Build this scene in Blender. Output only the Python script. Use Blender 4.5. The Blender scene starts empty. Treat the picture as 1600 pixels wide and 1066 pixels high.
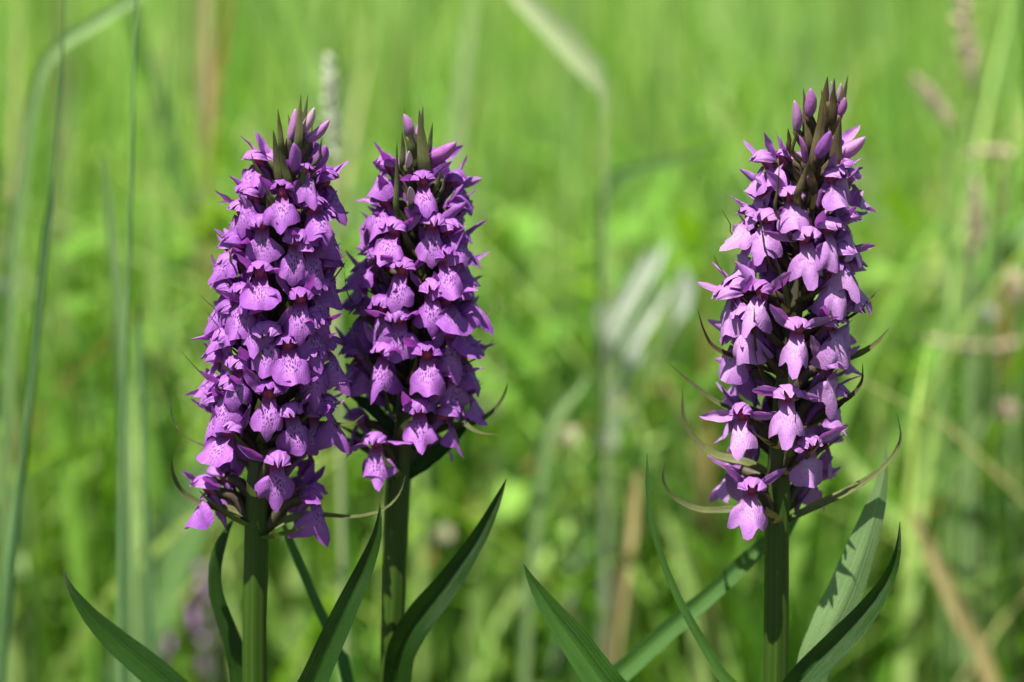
import bpy, math, random
import numpy as np
from mathutils import Vector, Matrix, Euler, Quaternion

random.seed(7)
RNG = np.random.default_rng(11)
R = math.radians
S = bpy.context.scene
COL = S.collection

# ------------------------------------------------------------------ camera
FOCAL, SENSOR, DIST, PITCH, ZC = 105.0, 36.0, 0.70, R(10.0), 0.24
MM = 0.001
cam = bpy.data.cameras.new('camera')
cam.lens = FOCAL
cam.sensor_width = SENSOR
cam.clip_start = 0.01
cam.clip_end = 2000
cam.dof.use_dof = True
cam.dof.focus_distance = DIST - 0.010
cam.dof.aperture_fstop = 6.3
camo = bpy.data.objects.new('camera', cam)
COL.objects.link(camo)
CAMPOS = Vector((0, -DIST * math.cos(PITCH), ZC + DIST * math.sin(PITCH)))
camo.location = CAMPOS
camo.rotation_euler = (math.pi / 2 - PITCH, 0, 0)
S.camera = camo
CAMROT = Euler(camo.rotation_euler).to_matrix()

# ------------------------------------------------------------------ light
SUN_EL, SUN_AZ = R(64), R(-32)       # azimuth measured from behind the camera, negative = to the left
to_sun = Vector((math.sin(SUN_AZ) * math.cos(SUN_EL), -math.cos(SUN_AZ) * math.cos(SUN_EL), math.sin(SUN_EL)))
w = bpy.data.worlds.new('World')
S.world = w
w.use_nodes = True
nt = w.node_tree
sky = nt.nodes.new('ShaderNodeTexSky')
sky.sky_type = 'NISHITA'
sky.sun_disc = False
sky.sun_elevation = SUN_EL
sky.sun_rotation = math.atan2(to_sun.x, to_sun.y)
bg = nt.nodes['Background']
bg.inputs['Strength'].default_value = 0.05
nt.links.new(sky.outputs[0], bg.inputs[0])
sl = bpy.data.lights.new('sun', 'SUN')
sl.energy = 5.0
sl.angle = R(0.53)
sl.color = (1.0, 0.95, 0.87)
so = bpy.data.objects.new('sun', sl)
COL.objects.link(so)
so.rotation_euler = (-to_sun).to_track_quat('-Z', 'Y').to_euler()
so.location = (0, 0, 3)
S.view_settings.view_transform = 'Standard'
S.view_settings.look = 'None'
S.view_settings.exposure = 1.88
S.view_settings.gamma = 1.0
S.cycles.use_denoising = True
S.cycles.max_bounces = 8
S.cycles.transmission_bounces = 6
S.cycles.diffuse_bounces = 4


def P(px, py, Y=0.0):
    """point in the vertical plane y = Y seen at photograph pixel (px, py)"""
    k = SENSOR / FOCAL / 1600.0
    d = CAMROT @ Vector(((px - 800) * k, -(py - 533) * k, -1))
    t = (Y - CAMPOS.y) / d.y
    return CAMPOS + d * t


def pxw(n, Y=0.0):
    """size in metres of n photograph pixels at depth Y"""
    return n * SENSOR / FOCAL / 1600.0 * (Y - CAMPOS.y) / math.cos(PITCH)


# ------------------------------------------------------------------ materials
def newmat(name):
    m = bpy.data.materials.new(name)
    m.use_nodes = True
    t = m.node_tree
    for n in list(t.nodes):
        t.nodes.remove(n)
    return m, t


ALB = 0.55      # reflectance of the plant colours below, which are given relative to a white card at 1/0.55


class NT:
    def __init__(s, t):
        s.t = t

    def n(s, typ, **kw):
        x = s.t.nodes.new('ShaderNode' + typ)
        for k, v in kw.items():
            setattr(x, k, v)
        return x

    def l(s, a, b):
        s.t.links.new(a, b)

    def val(s, sock, v):
        if hasattr(v, 'default_value') or hasattr(v, 'is_linked'):
            s.l(v, sock)
        else:
            sock.default_value = v

    def math(s, op, a, b=0.0, c=None, clamp=False):
        x = s.n('Math', operation=op, use_clamp=clamp)
        s.val(x.inputs[0], a)
        s.val(x.inputs[1], b)
        if c is not None:
            s.val(x.inputs[2], c)
        return x.outputs[0]

    def mix(s, f, a, b, mode='MIX'):
        x = s.n('Mix', data_type='RGBA', blend_type=mode)
        s.val(x.inputs[0], f)
        s.val(x.inputs[6], a if not isinstance(a, tuple) else (*a, 1))
        s.val(x.inputs[7], b if not isinstance(b, tuple) else (*b, 1))
        return x.outputs[2]

    def ramp(s, f, lo, hi):
        x = s.n('MapRange')
        s.val(x.inputs[0], f)
        x.inputs[1].default_value = lo
        x.inputs[2].default_value = hi
        return x.outputs[0]

    def noise(s, vec, scale, detail=3.0, rough=0.55):
        x = s.n('TexNoise')
        if vec is not None:
            s.l(vec, x.inputs['Vector'])
        x.inputs['Scale'].default_value = scale
        x.inputs['Detail'].default_value = detail
        x.inputs['Roughness'].default_value = rough
        return x.outputs['Fac']

    def leafy(s, col, trans_col, trans=0.35, rough=0.5, spec=0.3, bump=None, bstr=0.3, bdist=0.0002, sheen=0.0):
        """thin plant tissue: a reflecting front mixed with light passing through"""
        p = s.n('BsdfPrincipled')
        s.val(p.inputs['Base Color'], s.mix(1.0, col, (ALB, ALB, ALB), 'MULTIPLY'))
        s.val(p.inputs['Roughness'], rough)
        p.inputs['Specular IOR Level'].default_value = spec * ALB
        if sheen:
            p.inputs['Sheen Weight'].default_value = sheen
        tr = s.n('BsdfTranslucent')
        s.val(tr.inputs['Color'], s.mix(1.0, trans_col, (ALB * 1.06, ALB * 1.06, ALB * 1.06), 'MULTIPLY'))
        mx = s.n('MixShader')
        mx.inputs[0].default_value = trans
        s.l(p.outputs[0], mx.inputs[1])
        s.l(tr.outputs[0], mx.inputs[2])
        if bump is not None:
            b = s.n('Bump')
            b.inputs['Strength'].default_value = bstr
            b.inputs['Distance'].default_value = bdist
            s.l(bump, b.inputs['Height'])
            s.l(b.outputs[0], p.inputs['Normal'])
            s.l(b.outputs[0], tr.inputs['Normal'])
        o = s.n('OutputMaterial')
        s.l(mx.outputs[0], o.inputs[0])


def uvmap(k):
    u = k.n('UVMap')
    u.uv_map = 'UVMap'
    sp = k.n('SeparateXYZ')
    k.l(u.outputs[0], sp.inputs[0])
    return u.outputs[0], sp.outputs[0], sp.outputs[1]


def mat_petal(name, deep, light, trans):
    m, t = newmat(name)
    k = NT(t)
    uv, u, v = uvmap(k)
    rnd = k.n('ObjectInfo').outputs['Random']
    oc = k.n('TexCoord').outputs['Object']
    # fine veins that run along the petal
    mp = k.n('Mapping')
    mp.inputs['Scale'].default_value = (9, 1.2, 1)
    k.l(uv, mp.inputs[0])
    vein = k.noise(mp.outputs[0], 3.0, 2.0)
    blot = k.noise(oc, 420.0, 3.0)
    f = k.math('ADD', k.math('MULTIPLY', vein, 0.55), k.math('MULTIPLY', blot, 0.5))
    f = k.math('ADD', f, k.math('MULTIPLY', k.math('SUBTRACT', rnd, 0.5), 0.45))
    f = k.ramp(f, 0.12, 0.78)
    c = k.mix(f, deep, light)
    edge = k.ramp(k.math('ABSOLUTE', k.math('SUBTRACT', u, 0.5)), 0.38, 0.5)
    c = k.mix(k.math('MULTIPLY', edge, 0.55), c, tuple(min(0.8, x * 1.35 + 0.02) for x in light))
    fine = k.noise(oc, 2600.0, 3.0)
    h = k.math('ADD', vein, k.math('MULTIPLY', fine, 0.6))
    k.leafy(c, trans, 0.34, 0.36, 0.45, h, 0.5, 0.0003)
    return m


def mat_lip(name, deep, light, pale, dots, amount, trans):
    """lip: pale centre with dark dashes and dots, as the labellum of the flower is marked"""
    m, t = newmat(name)
    k = NT(t)
    uv, u, v = uvmap(k)           # u = x in units of 6 mm, v = distance from the throat in units of 10 mm
    rnd = k.n('ObjectInfo').outputs['Random']
    oc = k.n('TexCoord').outputs['Object']
    blot = k.noise(oc, 480.0, 4.0, 0.65)
    f = k.math('ADD', k.math('MULTIPLY', blot, 0.9), k.math('MULTIPLY', k.math('SUBTRACT', rnd, 0.5), 0.5))
    base = k.mix(k.ramp(f, 0.2, 0.8), deep, light)
    # pale centre
    gu = k.math('MULTIPLY', k.math('MULTIPLY', u, u), 5.5)
    dv = k.math('SUBTRACT', v, 0.42)
    gv = k.math('MULTIPLY', k.math('MULTIPLY', dv, dv), 9.0)
    g = k.math('EXPONENT', k.math('MULTIPLY', k.math('ADD', gu, gv), -1.0))
    base = k.mix(k.math('MULTIPLY', g, 0.75), base, pale)
    # dark dots, drawn out along the lip
    off = k.n('CombineXYZ')
    k.val(off.inputs[0], k.math('MULTIPLY', rnd, 37.0))
    k.val(off.inputs[1], k.math('MULTIPLY', rnd, 91.0))
    vm = k.n('VectorMath', operation='ADD')
    k.l(uv, vm.inputs[0])
    k.l(off.outputs[0], vm.inputs[1])
    mp = k.n('Mapping')
    mp.inputs['Scale'].default_value = (12.0, 9.0, 1)
    k.l(vm.outputs[0], mp.inputs[0])
    vo = k.n('TexVoronoi', feature='F1')
    vo.voronoi_dimensions = '2D'
    vo.inputs['Scale'].default_value = 1.0
    k.l(mp.outputs[0], vo.inputs['Vector'])
    vs = k.n('SeparateColor')
    k.l(vo.outputs['Color'], vs.inputs[0])
    thr = k.math('MULTIPLY', k.math('ADD', g, k.math('MULTIPLY', vs.outputs[0], 0.35)), 0.36)
    dot = k.math('SUBTRACT', thr, vo.outputs['Distance'])
    dot = k.ramp(dot, 0.0, 0.10)
    gate = k.ramp(g, 0.10, 0.35)
    dot = k.math('MULTIPLY', k.math('MULTIPLY', dot, gate), amount)
    base = k.mix(dot, base, dots)
    # dark red throat
    th = k.ramp(v, 0.26, 0.08)
    base = k.mix(k.math('MULTIPLY', th, 0.7), base, (0.20, 0.03, 0.10))
    fine = k.noise(oc, 2400.0, 3.0)
    vm2 = k.n('Mapping')
    vm2.inputs['Scale'].default_value = (7, 1.5, 1)
    k.l(uv, vm2.inputs[0])
    vein = k.noise(vm2.outputs[0], 3.0, 2.0)
    h = k.math('ADD', vein, k.math('MULTIPLY', fine, 0.7))
    k.leafy(base, trans, 0.30, 0.5, 0.25, h, 0.5, 0.00035)
    return m


def mat_leaf(name, dark, light, trans, tcol, rough=0.42, streak=14.0, spec=0.4, purple=None, tint=0.0):
    m, t = newmat(name)
    k = NT(t)
    uv, u, v = uvmap(k)
    rnd = k.n('ObjectInfo').outputs['Random']
    mp = k.n('Mapping')
    mp.inputs['Scale'].default_value = (streak, 0.7, 1)
    k.l(uv, mp.inputs[0])
    st = k.noise(mp.outputs[0], 2.0, 3.0)
    oc = k.n('TexCoord').outputs['Object']
    bl = k.noise(oc, 90.0, 4.0)
    f = k.math('ADD', k.math('MULTIPLY', st, 0.7), k.math('MULTIPLY', bl, 0.5))
    f = k.math('ADD', f, k.math('MULTIPLY', k.math('SUBTRACT', rnd, 0.5), 0.4))
    c = k.mix(k.ramp(f, 0.3, 0.9), dark, light)
    # pale midrib
    au = k.math('ABSOLUTE', k.math('SUBTRACT', u, 0.5))
    rib = k.ramp(au, 0.05, 0.015)
    c = k.mix(k.math('MULTIPLY', rib, 0.25), c, tuple(min(1, x * 1.7) for x in light))
    if purple:
        pf = k.ramp(k.math('ADD', k.noise(oc, 160.0, 3.0), k.math('MULTIPLY', v, 0.35)), 0.45, 0.8)
        c = k.mix(k.math('MULTIPLY', pf, tint), c, purple)
    h = k.math('ADD', k.math('MULTIPLY', st, 1.0), k.math('MULTIPLY', k.noise(oc, 1500.0, 2.0), 0.25))
    k.leafy(c, tcol, trans, rough, spec, h, 0.7, 0.0006)
    return m


def mat_stem():
    m, t = newmat('stem_green')
    k = NT(t)
    uv, u, v = uvmap(k)
    mp = k.n('Mapping')
    mp.inputs['Scale'].default_value = (26, 3, 1)
    k.l(uv, mp.inputs[0])
    st = k.noise(mp.outputs[0], 1.5, 4.0)
    c = k.mix(k.ramp(st, 0.3, 0.75), (0.022, 0.054, 0.004), (0.052, 0.105, 0.009))
    oc = k.n('TexCoord').outputs['Object']
    pf = k.math('ADD', v, k.math('MULTIPLY', k.math('SUBTRACT', k.noise(oc, 120.0, 3.0), 0.5), 0.25))
    c = k.mix(k.math('MULTIPLY', k.ramp(pf, 0.66, 0.90), 0.8), c, (0.075, 0.035, 0.045))
    # small speckles
    sp = k.noise(oc, 900.0, 2.0)
    c = k.mix(k.math('MULTIPLY', k.ramp(sp, 0.64, 0.72), 0.5), c, (0.06, 0.05, 0.02))
    p = k.n('BsdfPrincipled')
    k.l(k.mix(1.0, c, (ALB, ALB, ALB), 'MULTIPLY'), p.inputs['Base Color'])
    p.inputs['Roughness'].default_value = 0.45
    p.inputs['Specular IOR Level'].default_value = 0.22
    b = k.n('Bump')
    b.inputs['Strength'].default_value = 0.5
    b.inputs['Distance'].default_value = 0.0003
    k.l(st, b.inputs['Height'])
    k.l(b.outputs[0], p.inputs['Normal'])
    o = k.n('OutputMaterial')
    k.l(p.outputs[0], o.inputs[0])
    return m


def mat_simple(name, c1, c2, scale=200.0, rough=0.55, trans=0.0):
    m, t = newmat(name)
    k = NT(t)
    oc = k.n('TexCoord').outputs['Object']
    f = k.noise(oc, scale, 4.0)
    c = k.mix(k.ramp(f, 0.3, 0.7), c1, c2)
    k.leafy(c, c, trans, rough, 0.3, f, 0.3, 0.0003)
    return m


def mat_meadow(name, trans=0.42):
    m, t = newmat(name)
    k = NT(t)
    a = k.n('Attribute')
    a.attribute_name = 'Col'
    c = a.outputs['Color']
    hs = k.n('HueSaturation')
    hs.inputs['Hue'].default_value = 0.485
    hs.inputs['Saturation'].default_value = 1.1
    hs.inputs['Value'].default_value = 1.6
    k.l(c, hs.inputs['Color'])
    k.leafy(c, hs.outputs[0], trans, 0.45, 0.35)
    return m


def mat_ground():
    m, t = newmat('meadow_soil')
    k = NT(t)
    oc = k.n('TexCoord').outputs['Object']
    f = k.noise(oc, 60.0, 6.0)
    g = k.noise(oc, 5.0, 5.0)
    c = k.mix(k.ramp(f, 0.35, 0.65), (0.035, 0.055, 0.012), (0.07, 0.11, 0.02))
    c = k.mix(k.math('MULTIPLY', k.ramp(g, 0.45, 0.7), 0.7), c, (0.06, 0.045, 0.022))
    p = k.n('BsdfPrincipled')
    k.l(c, p.inputs['Base Color'])
    p.inputs['Roughness'].default_value = 0.95
    b = k.n('Bump')
    b.inputs['Strength'].default_value = 0.8
    b.inputs['Distance'].default_value = 0.01
    k.l(f, b.inputs['Height'])
    k.l(b.outputs[0], p.inputs['Normal'])
    o = k.n('OutputMaterial')
    k.l(p.outputs[0], o.inputs[0])
    return m


VIO = dict(
    petal=mat_petal('petal_violet', (0.23, 0.042, 0.37), (0.50, 0.185, 0.66), (0.50, 0.07, 0.62)),
    lip=mat_lip('lip_violet', (0.27, 0.062, 0.42), (0.44, 0.150, 0.58), (0.58, 0.27, 0.67), (0.11, 0.008, 0.17), 0.9, (0.48, 0.07, 0.60)),
)
PNK = dict(
    petal=mat_petal('petal_pink', (0.28, 0.065, 0.42), (0.60, 0.28, 0.72), (0.50, 0.09, 0.62)),
    lip=mat_lip('lip_pink', (0.41, 0.155, 0.53), (0.60, 0.30, 0.69), (0.70, 0.42, 0.73), (0.26, 0.05, 0.33), 0.42, (0.48, 0.10, 0.60)),
)
M_OV = mat_simple('ovary', (0.045, 0.025, 0.035), (0.085, 0.075, 0.03), 300.0)
M_COL = mat_simple('column', (0.22, 0.02, 0.05), (0.42, 0.08, 0.20), 900.0)
M_SPUR = mat_petal('spur', (0.20, 0.05, 0.30), (0.38, 0.14, 0.50), (0.45, 0.10, 0.60))
M_BUD = mat_petal('bud_pink', (0.36, 0.07, 0.42), (0.66, 0.33, 0.66), (0.60, 0.15, 0.62))
M_BUDP = mat_petal('bud_pale', (0.55, 0.30, 0.48), (0.78, 0.66, 0.66), (0.70, 0.45, 0.60))
M_BR = mat_leaf('bract_green', (0.075, 0.100, 0.028), (0.25, 0.29, 0.10), 0.22, (0.16, 0.22, 0.04), 0.45, 10, 0.3, (0.060, 0.028, 0.030), 0.4)
M_BRP = mat_leaf('bract_purple', (0.075, 0.066, 0.026), (0.23, 0.205, 0.08), 0.18, (0.16, 0.15, 0.04), 0.45, 10, 0.3, (0.070, 0.028, 0.030), 0.5)
M_STEM = mat_stem()
M_LEAF = mat_leaf('orchid_leaf', (0.010, 0.036, 0.004), (0.027, 0.076, 0.010), 0.14, (0.08, 0.22, 0.015), 0.36, 22, 0.4)
M_LEAFP = mat_leaf('orchid_leaf_pale', (0.10, 0.20, 0.055), (0.18, 0.30, 0.10), 0.28, (0.22, 0.42, 0.08), 0.40, 16, 0.4)
M_LEAF_SHEEN = mat_leaf('orchid_leaf_sheen', (0.15, 0.27, 0.09), (0.27, 0.40, 0.17), 0.28, (0.22, 0.42, 0.08), 0.36, 16, 0.5)  # pale sheen of the leaf put into its base colour
M_BLADE = mat_leaf('grass_blade', (0.035, 0.105, 0.015), (0.085, 0.20, 0.035), 0.30, (0.16, 0.36, 0.04), 0.42, 10, 0.4)
M_BLUE = mat_leaf('grass_blade_blue', (0.03, 0.10, 0.028), (0.07, 0.18, 0.055), 0.30, (0.14, 0.34, 0.08), 0.42, 10, 0.4)
M_BLUE2 = mat_leaf('grass_stem_grey', (0.11, 0.24, 0.075), (0.21, 0.38, 0.15), 0.25, (0.14, 0.34, 0.08), 0.45, 10, 0.35)
M_PALE = mat_leaf('grass_pale', (0.34, 0.47, 0.19), (0.54, 0.63, 0.34), 0.35, (0.36, 0.50, 0.18), 0.45, 8, 0.4)
M_PALE2 = mat_leaf('grass_pale_green', (0.20, 0.36, 0.11), (0.34, 0.50, 0.20), 0.35, (0.30, 0.50, 0.14), 0.45, 8, 0.4)
M_WHITE = mat_leaf('grass_silver', (0.55, 0.64, 0.48), (0.78, 0.83, 0.70), 0.35, (0.50, 0.60, 0.40), 0.45, 8, 0.4)
M_STRAW = mat_leaf('grass_straw', (0.44, 0.36, 0.14), (0.64, 0.54, 0.26), 0.3, (0.50, 0.38, 0.12), 0.6, 8, 0.25)
M_RUST = mat_leaf('grass_rust', (0.22, 0.12, 0.03), (0.36, 0.20, 0.05), 0.3, (0.40, 0.20, 0.04), 0.6, 8, 0.25)
M_SEED = mat_simple('seed_head_tan', (0.60, 0.45, 0.31), (0.80, 0.66, 0.50), 500.0, 0.7, 0.25)
M_SEEDG = mat_simple('seed_head_green', (0.52, 0.58, 0.38), (0.76, 0.78, 0.60), 500.0, 0.7, 0.25)
M_CREAM2 = mat_simple('seed_head_cream', (0.62, 0.68, 0.46), (0.84, 0.86, 0.68), 500.0, 0.7, 0.3)
M_CREAM = mat_simple('flower_cream', (0.62, 0.62, 0.34), (0.80, 0.78, 0.58), 500.0, 0.6, 0.3)
M_ROSE = mat_simple('flower_rose', (0.60, 0.42, 0.30), (0.74, 0.60, 0.48), 500.0, 0.6, 0.3)
M_MEADOW = mat_meadow('meadow_grass')
M_GROUND = mat_ground()


# ------------------------------------------------------------------ mesh helpers
class MB:
    def __init__(s):
        s.v, s.f, s.uv, s.mi = [], [], [], []

    def grid(s, pts, uvs, closed=False, mi=0):
        """pts[i][j] rows of points"""
        o = len(s.v)
        n, m = len(pts), len(pts[0])
        for row in pts:
            s.v.extend([tuple(p) for p in row])
        for row in uvs:
            s.uv.extend(row)
        for i in range(n - 1):
            for j in range(m - 1 + (1 if closed else 0)):
                j2 = (j + 1) % m
                s.f.append((o + i * m + j, o + i * m + j2, o + (i + 1) * m + j2, o + (i + 1) * m + j))
                s.mi.append(mi)
        return s

    def cap(s, start, m, mi=0):
        s.f.append(tuple(range(start, start + m)))
        s.mi.append(mi)

    def mesh(s, name, *mats):
        me = bpy.data.meshes.new(name)
        me.from_pydata(s.v, [], s.f)
        ul = me.uv_layers.new(name='UVMap')
        idx = np.empty(len(me.loops), dtype=np.int32)
        me.loops.foreach_get('vertex_index', idx)
        ul.data.foreach_set('uv', np.array(s.uv, dtype=np.float32)[idx].ravel())
        for m in mats:
            me.materials.append(m)
        me.polygons.foreach_set('material_index', np.array(s.mi, dtype=np.int32))
        me.polygons.foreach_set('use_smooth', np.ones(len(me.polygons), dtype=bool))
        me.update()
        return me


def link(name, me, parent=None, mat=None):
    o = bpy.data.objects.new(name, me)
    COL.objects.link(o)
    if parent is not None:
        o.parent = parent
    if mat is not None:
        o.matrix_basis = mat
    return o


def tag(o, label, cat, group=None, kind=None):
    if label:
        o['label'] = label
    if cat:
        o['category'] = cat
    if group:
        o['group'] = group
    if kind:
        o['kind'] = kind
    return o


def catmull(pts, n):
    """resample a polyline of equal-length vectors (numpy) smoothly"""
    p = np.array(pts, dtype=float)
    seg = np.linalg.norm(np.diff(p[:, :3], axis=0), axis=1)
    t = np.concatenate([[0], np.cumsum(np.maximum(seg, 1e-9))])
    q = np.vstack([2 * p[0] - p[1], p, 2 * p[-1] - p[-2]])
    out = []
    for x in np.linspace(0, t[-1], n):
        i = min(max(int(np.searchsorted(t, x, side='right')) - 1, 0), len(p) - 2)
        a = (x - t[i]) / (t[i + 1] - t[i] + 1e-12)
        p0, p1, p2, p3 = q[i], q[i + 1], q[i + 2], q[i + 3]
        out.append(0.5 * ((2 * p1) + (-p0 + p2) * a + (2 * p0 - 5 * p1 + 4 * p2 - p3) * a * a + (-p0 + 3 * p1 - 3 * p2 + p3) * a ** 3))
    return np.array(out)


def ribbon(mb, path, nrm, n=18, m=2, cup=0.3, fold=False, twist=0.0, twist0=0.0, ripple=0.0, mi=0):
    """path: list of (x, y, z, width)"""
    c = catmull(path, n)
    pts, uvs = [], []
    tot = n - 1
    for i in range(n):
        p = Vector(c[i, :3])
        t = Vector(c[min(i + 1, n - 1), :3]) - Vector(c[max(i - 1, 0), :3])
        if t.length < 1e-9:
            t = Vector((0, 0, 1))
        t.normalize()
        nn = Vector(nrm)
        nn = nn - t * nn.dot(t)
        if nn.length < 1e-4:
            nn = Vector((1, 0, 0)) - t * t.x
        nn.normalize()
        nn = Quaternion(t, twist0 + twist * i / tot) @ nn
        sd = t.cross(nn)
        wd = max(c[i, 3], 0.00005) / 2
        row, ur = [], []
        for j in range(-m, m + 1):
            a = j / m
            d = abs(a) if fold else a * a
            rp = ripple * wd * math.sin(i * 1.3 + (2.1 if a > 0 else 0)) * abs(a)
            row.append(p + sd * (a * wd) - nn * (cup * d * wd - rp))
            ur.append((a / 2 + 0.5, i / tot))
        pts.append(row)
        uvs.append(ur)
    mb.grid(pts, uvs, mi=mi)
    return mb


def tube(mb, path, n=12, m=8, ridges=0.0, nr=7, mi=0, vscale=1.0, close=True):
    """path: list of (x, y, z, radius)"""
    c = catmull(path, n)
    pts, uvs = [], []
    ref = None
    for i in range(n):
        p = Vector(c[i, :3])
        t = (Vector(c[min(i + 1, n - 1), :3]) - Vector(c[max(i - 1, 0), :3]))
        t = t.normalized() if t.length > 1e-9 else Vector((0, 0, 1))
        if ref is None:
            ref = Vector((1, 0, 0)) if abs(t.x) < 0.8 else Vector((0, 1, 0))
        a = (ref - t * ref.dot(t)).normalized()
        b = t.cross(a)
        ref = a
        r = max(c[i, 3], 0.00003)
        row, ur = [], []
        for j in range(m):
            th = 2 * math.pi * j / m
            rr = r * (1 + ridges * math.sin(nr * th))
            row.append(p + a * (rr * math.cos(th)) + b * (rr * math.sin(th)))
            ur.append((j / m, i / (n - 1) * vscale))
        pts.append(row)
        uvs.append(ur)
    o = len(mb.v)
    mb.grid(pts, uvs, closed=True, mi=mi)
    if close:
        mb.cap(o, m, mi)
        mb.cap(o + (n - 1) * m, m, mi)
    return mb


# ------------------------------------------------------------------ ground
mb = MB()
ge = [-300, -60, -12, -3, -1, 0, 1, 3, 12, 60, 300]
gp = [[(x, y, 0.0) for x in ge] for y in ge]
mb.grid(gp, [[(p[0], p[1]) for p in r] for r in gp])
tag(link('ground', mb.mesh('ground', M_GROUND)), None, None, kind='structure')


# ------------------------------------------------------------------ flower pieces (millimetres, facing -Y, z up, origin in the throat)
LIPTAB = {
    'broad': ([0, 8, 15, 24, 36, 50, 64, 78, 95], [10.0, 9.3, 8.4, 8.1, 8.7, 8.4, 7.2, 4.9, 2.4]),
    'round': ([0, 8, 15, 24, 36, 50, 64, 78, 95], [9.0, 8.9, 8.7, 8.8, 8.9, 8.6, 7.4, 5.2, 2.4]),
    'tooth': ([0, 6, 12, 20, 32, 48, 62, 78, 95], [11.4, 10.4, 8.5, 7.4, 8.5, 8.4, 7.0, 4.8, 2.4]),
    'lobed': ([0, 8, 14, 20, 30, 44, 58, 76, 95], [11.6, 10.9, 8.8, 7.2, 9.0, 9.7, 8.3, 4.8, 2.2]),
    'heart': ([0, 8, 14, 20, 30, 44, 58, 76, 95], [9.6, 9.5, 9.0, 9.3, 9.9, 9.6, 8.0, 4.8, 2.2]),
}


def lip_mesh(kind, seed, reflex, mat):
    rg = random.Random(seed)
    A, B = LIPTAB[kind]
    NA, NS = 27, 12
    ph = [rg.uniform(0, 6.28) for _ in range(6)]
    asym = rg.uniform(-0.06, 0.06)
    a0, a1 = R(rg.uniform(50, 66)), R(rg.uniform(64, 95))
    droop = rg.uniform(-0.9, 1.0)
    sc = 0.80 * rg.uniform(0.93, 1.07)
    pts, uvs = [], []
    tw = rg.uniform(-0.35, 0.35)
    NECK = 3
    for i in range(NS + 1 + NECK):
        s = max(0, i - NECK) / NS
        nk = min(i, NECK) / NECK
        row, ur = [], []
        for j in range(NA):
            deg = -95 + 190 * j / (NA - 1)
            r = np.interp(abs(deg), A, B) * sc * (1 + asym * math.sin(R(deg)))
            r *= 1 + 0.040 * math.sin(R(deg) * 6 + ph[0]) + 0.030 * math.sin(R(deg) * 11 + ph[1])
            hw = 1.75 + 0.25 * nk
            x = s * r * math.sin(R(deg)) + hw * math.sin(R(deg)) * (1 - s) ** 2
            q = s * r * math.cos(R(deg)) + 2.3 * nk + 0.25 * (1 - s) * (1 - abs(math.sin(R(deg))))
            L = 10.5
            qq = q / L
            am = a0 + (a1 - a0) * min(max(qq, 0), 1.2) * 0.5
            a = a0 + (a1 - a0) * min(max(qq, -0.2), 1.2)
            y = -q * math.cos(am)
            z = -q * math.sin(am)
            ny, nz = -math.sin(a), math.cos(a)                          # normal: up and out
            nn = -reflex * (x * x) / 5.5 * (0.35 + 0.65 * s)
            nn += 0.26 * math.exp(-(x / 0.9) ** 2) * s * 1.3            # raised middle line
            nn += 0.75 * s * s * math.sin(R(deg) * 5 + ph[2]) + 0.55 * s ** 3 * math.sin(R(deg) * 9 + ph[3])
            nn += 0.14 * math.sin(x * 2.1 + ph[4]) * math.sin(q * 1.3 + ph[5]) * s
            nn -= droop * s ** 3 * 0.8 - tw * s * x * 0.25
            nn += (1 - s) * 0.55 * (x / hw) ** 2 * (1 if s < 0.3 else 0.3)   # the neck is a gutter
            xx = x * (1 - 0.045 * reflex * abs(x) / 5.5 * abs(x))
            row.append(Vector((xx, y + nn * ny, z + nn * nz)) * MM)
            ur.append((x / 6.0, max(q, s * 2) / 10.0))
        pts.append(row)
        uvs.append(ur)
    return MB().grid(pts, uvs).mesh('lip', mat)


def hood_mesh(seed, mat):
    """two petals and the upper sepal arching together into a beaked helmet"""
    rg = random.Random(seed)
    mb = MB()
    ln = rg.uniform(5.8, 7.2)
    gape = rg.uniform(0.92, 1.12)

    ph = [rg.uniform(0, 6.28) for _ in range(5)]
    wx, hz = rg.uniform(1.08, 1.28), rg.uniform(0.72, 0.9)
    lop = rg.uniform(-0.35, 0.35)

    def prof(s):
        return 2.7 * gape * max(0.02, math.sin(math.pi * (0.19 + 0.74 * s ** 1.25))) ** 0.7

    def sheet(th0, half, fac, s1, sk, open_):
        NS, NT_ = 14, 12
        pts, uvs = [], []
        for i in range(NS + 1):
            t = i / NS
            s = t * s1
            wv = math.sin(math.pi * min(0.5, 0.2 + 0.6 * t)) * (1 - 0.75 * t ** 4)
            row, ur = [], []
            for j in range(NT_ + 1):
                b = j / NT_ * 2 - 1
                th = R(th0 + half * wv * b)
                rr = prof(s) * fac * (1 + open_ * t * b * b) + 0.16 * math.sin(s * 6 + sk + th * 2) + 0.13 * math.cos(b * 7.5 + sk) * (1 - t * 0.5) + 0.2 * max(0, abs(b) - 0.7) * math.sin(s * 14 + sk)
                x = rr * math.sin(th) * wx + lop * s
                z = rr * math.cos(th) * hz + 0.35 + 1.0 * math.sin(s * 2.7) - 0.7 * s * s
                y = 1.0 - ln * s - 0.25 * math.sin(b * 2 + ph[0]) * t
                row.append(Vector((x, y, z)) * MM)
                ur.append((j / NT_, t))
            pts.append(row)
            uvs.append(ur)
        mb.grid(pts, uvs)
    sheet(rg.uniform(-10, 10), 40, 1.17, rg.uniform(0.9, 1.04), ph[1], -0.10)
    sheet(56 + rg.uniform(-8, 8), 50, 1.02, rg.uniform(0.88, 1.0), ph[2], rg.uniform(0.0, 0.16))
    sheet(-56 + rg.uniform(-8, 8), 50, 0.98, rg.uniform(0.88, 1.0), ph[3], rg.uniform(0.0, 0.16))
    return mb.mesh('hood', mat)


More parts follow.
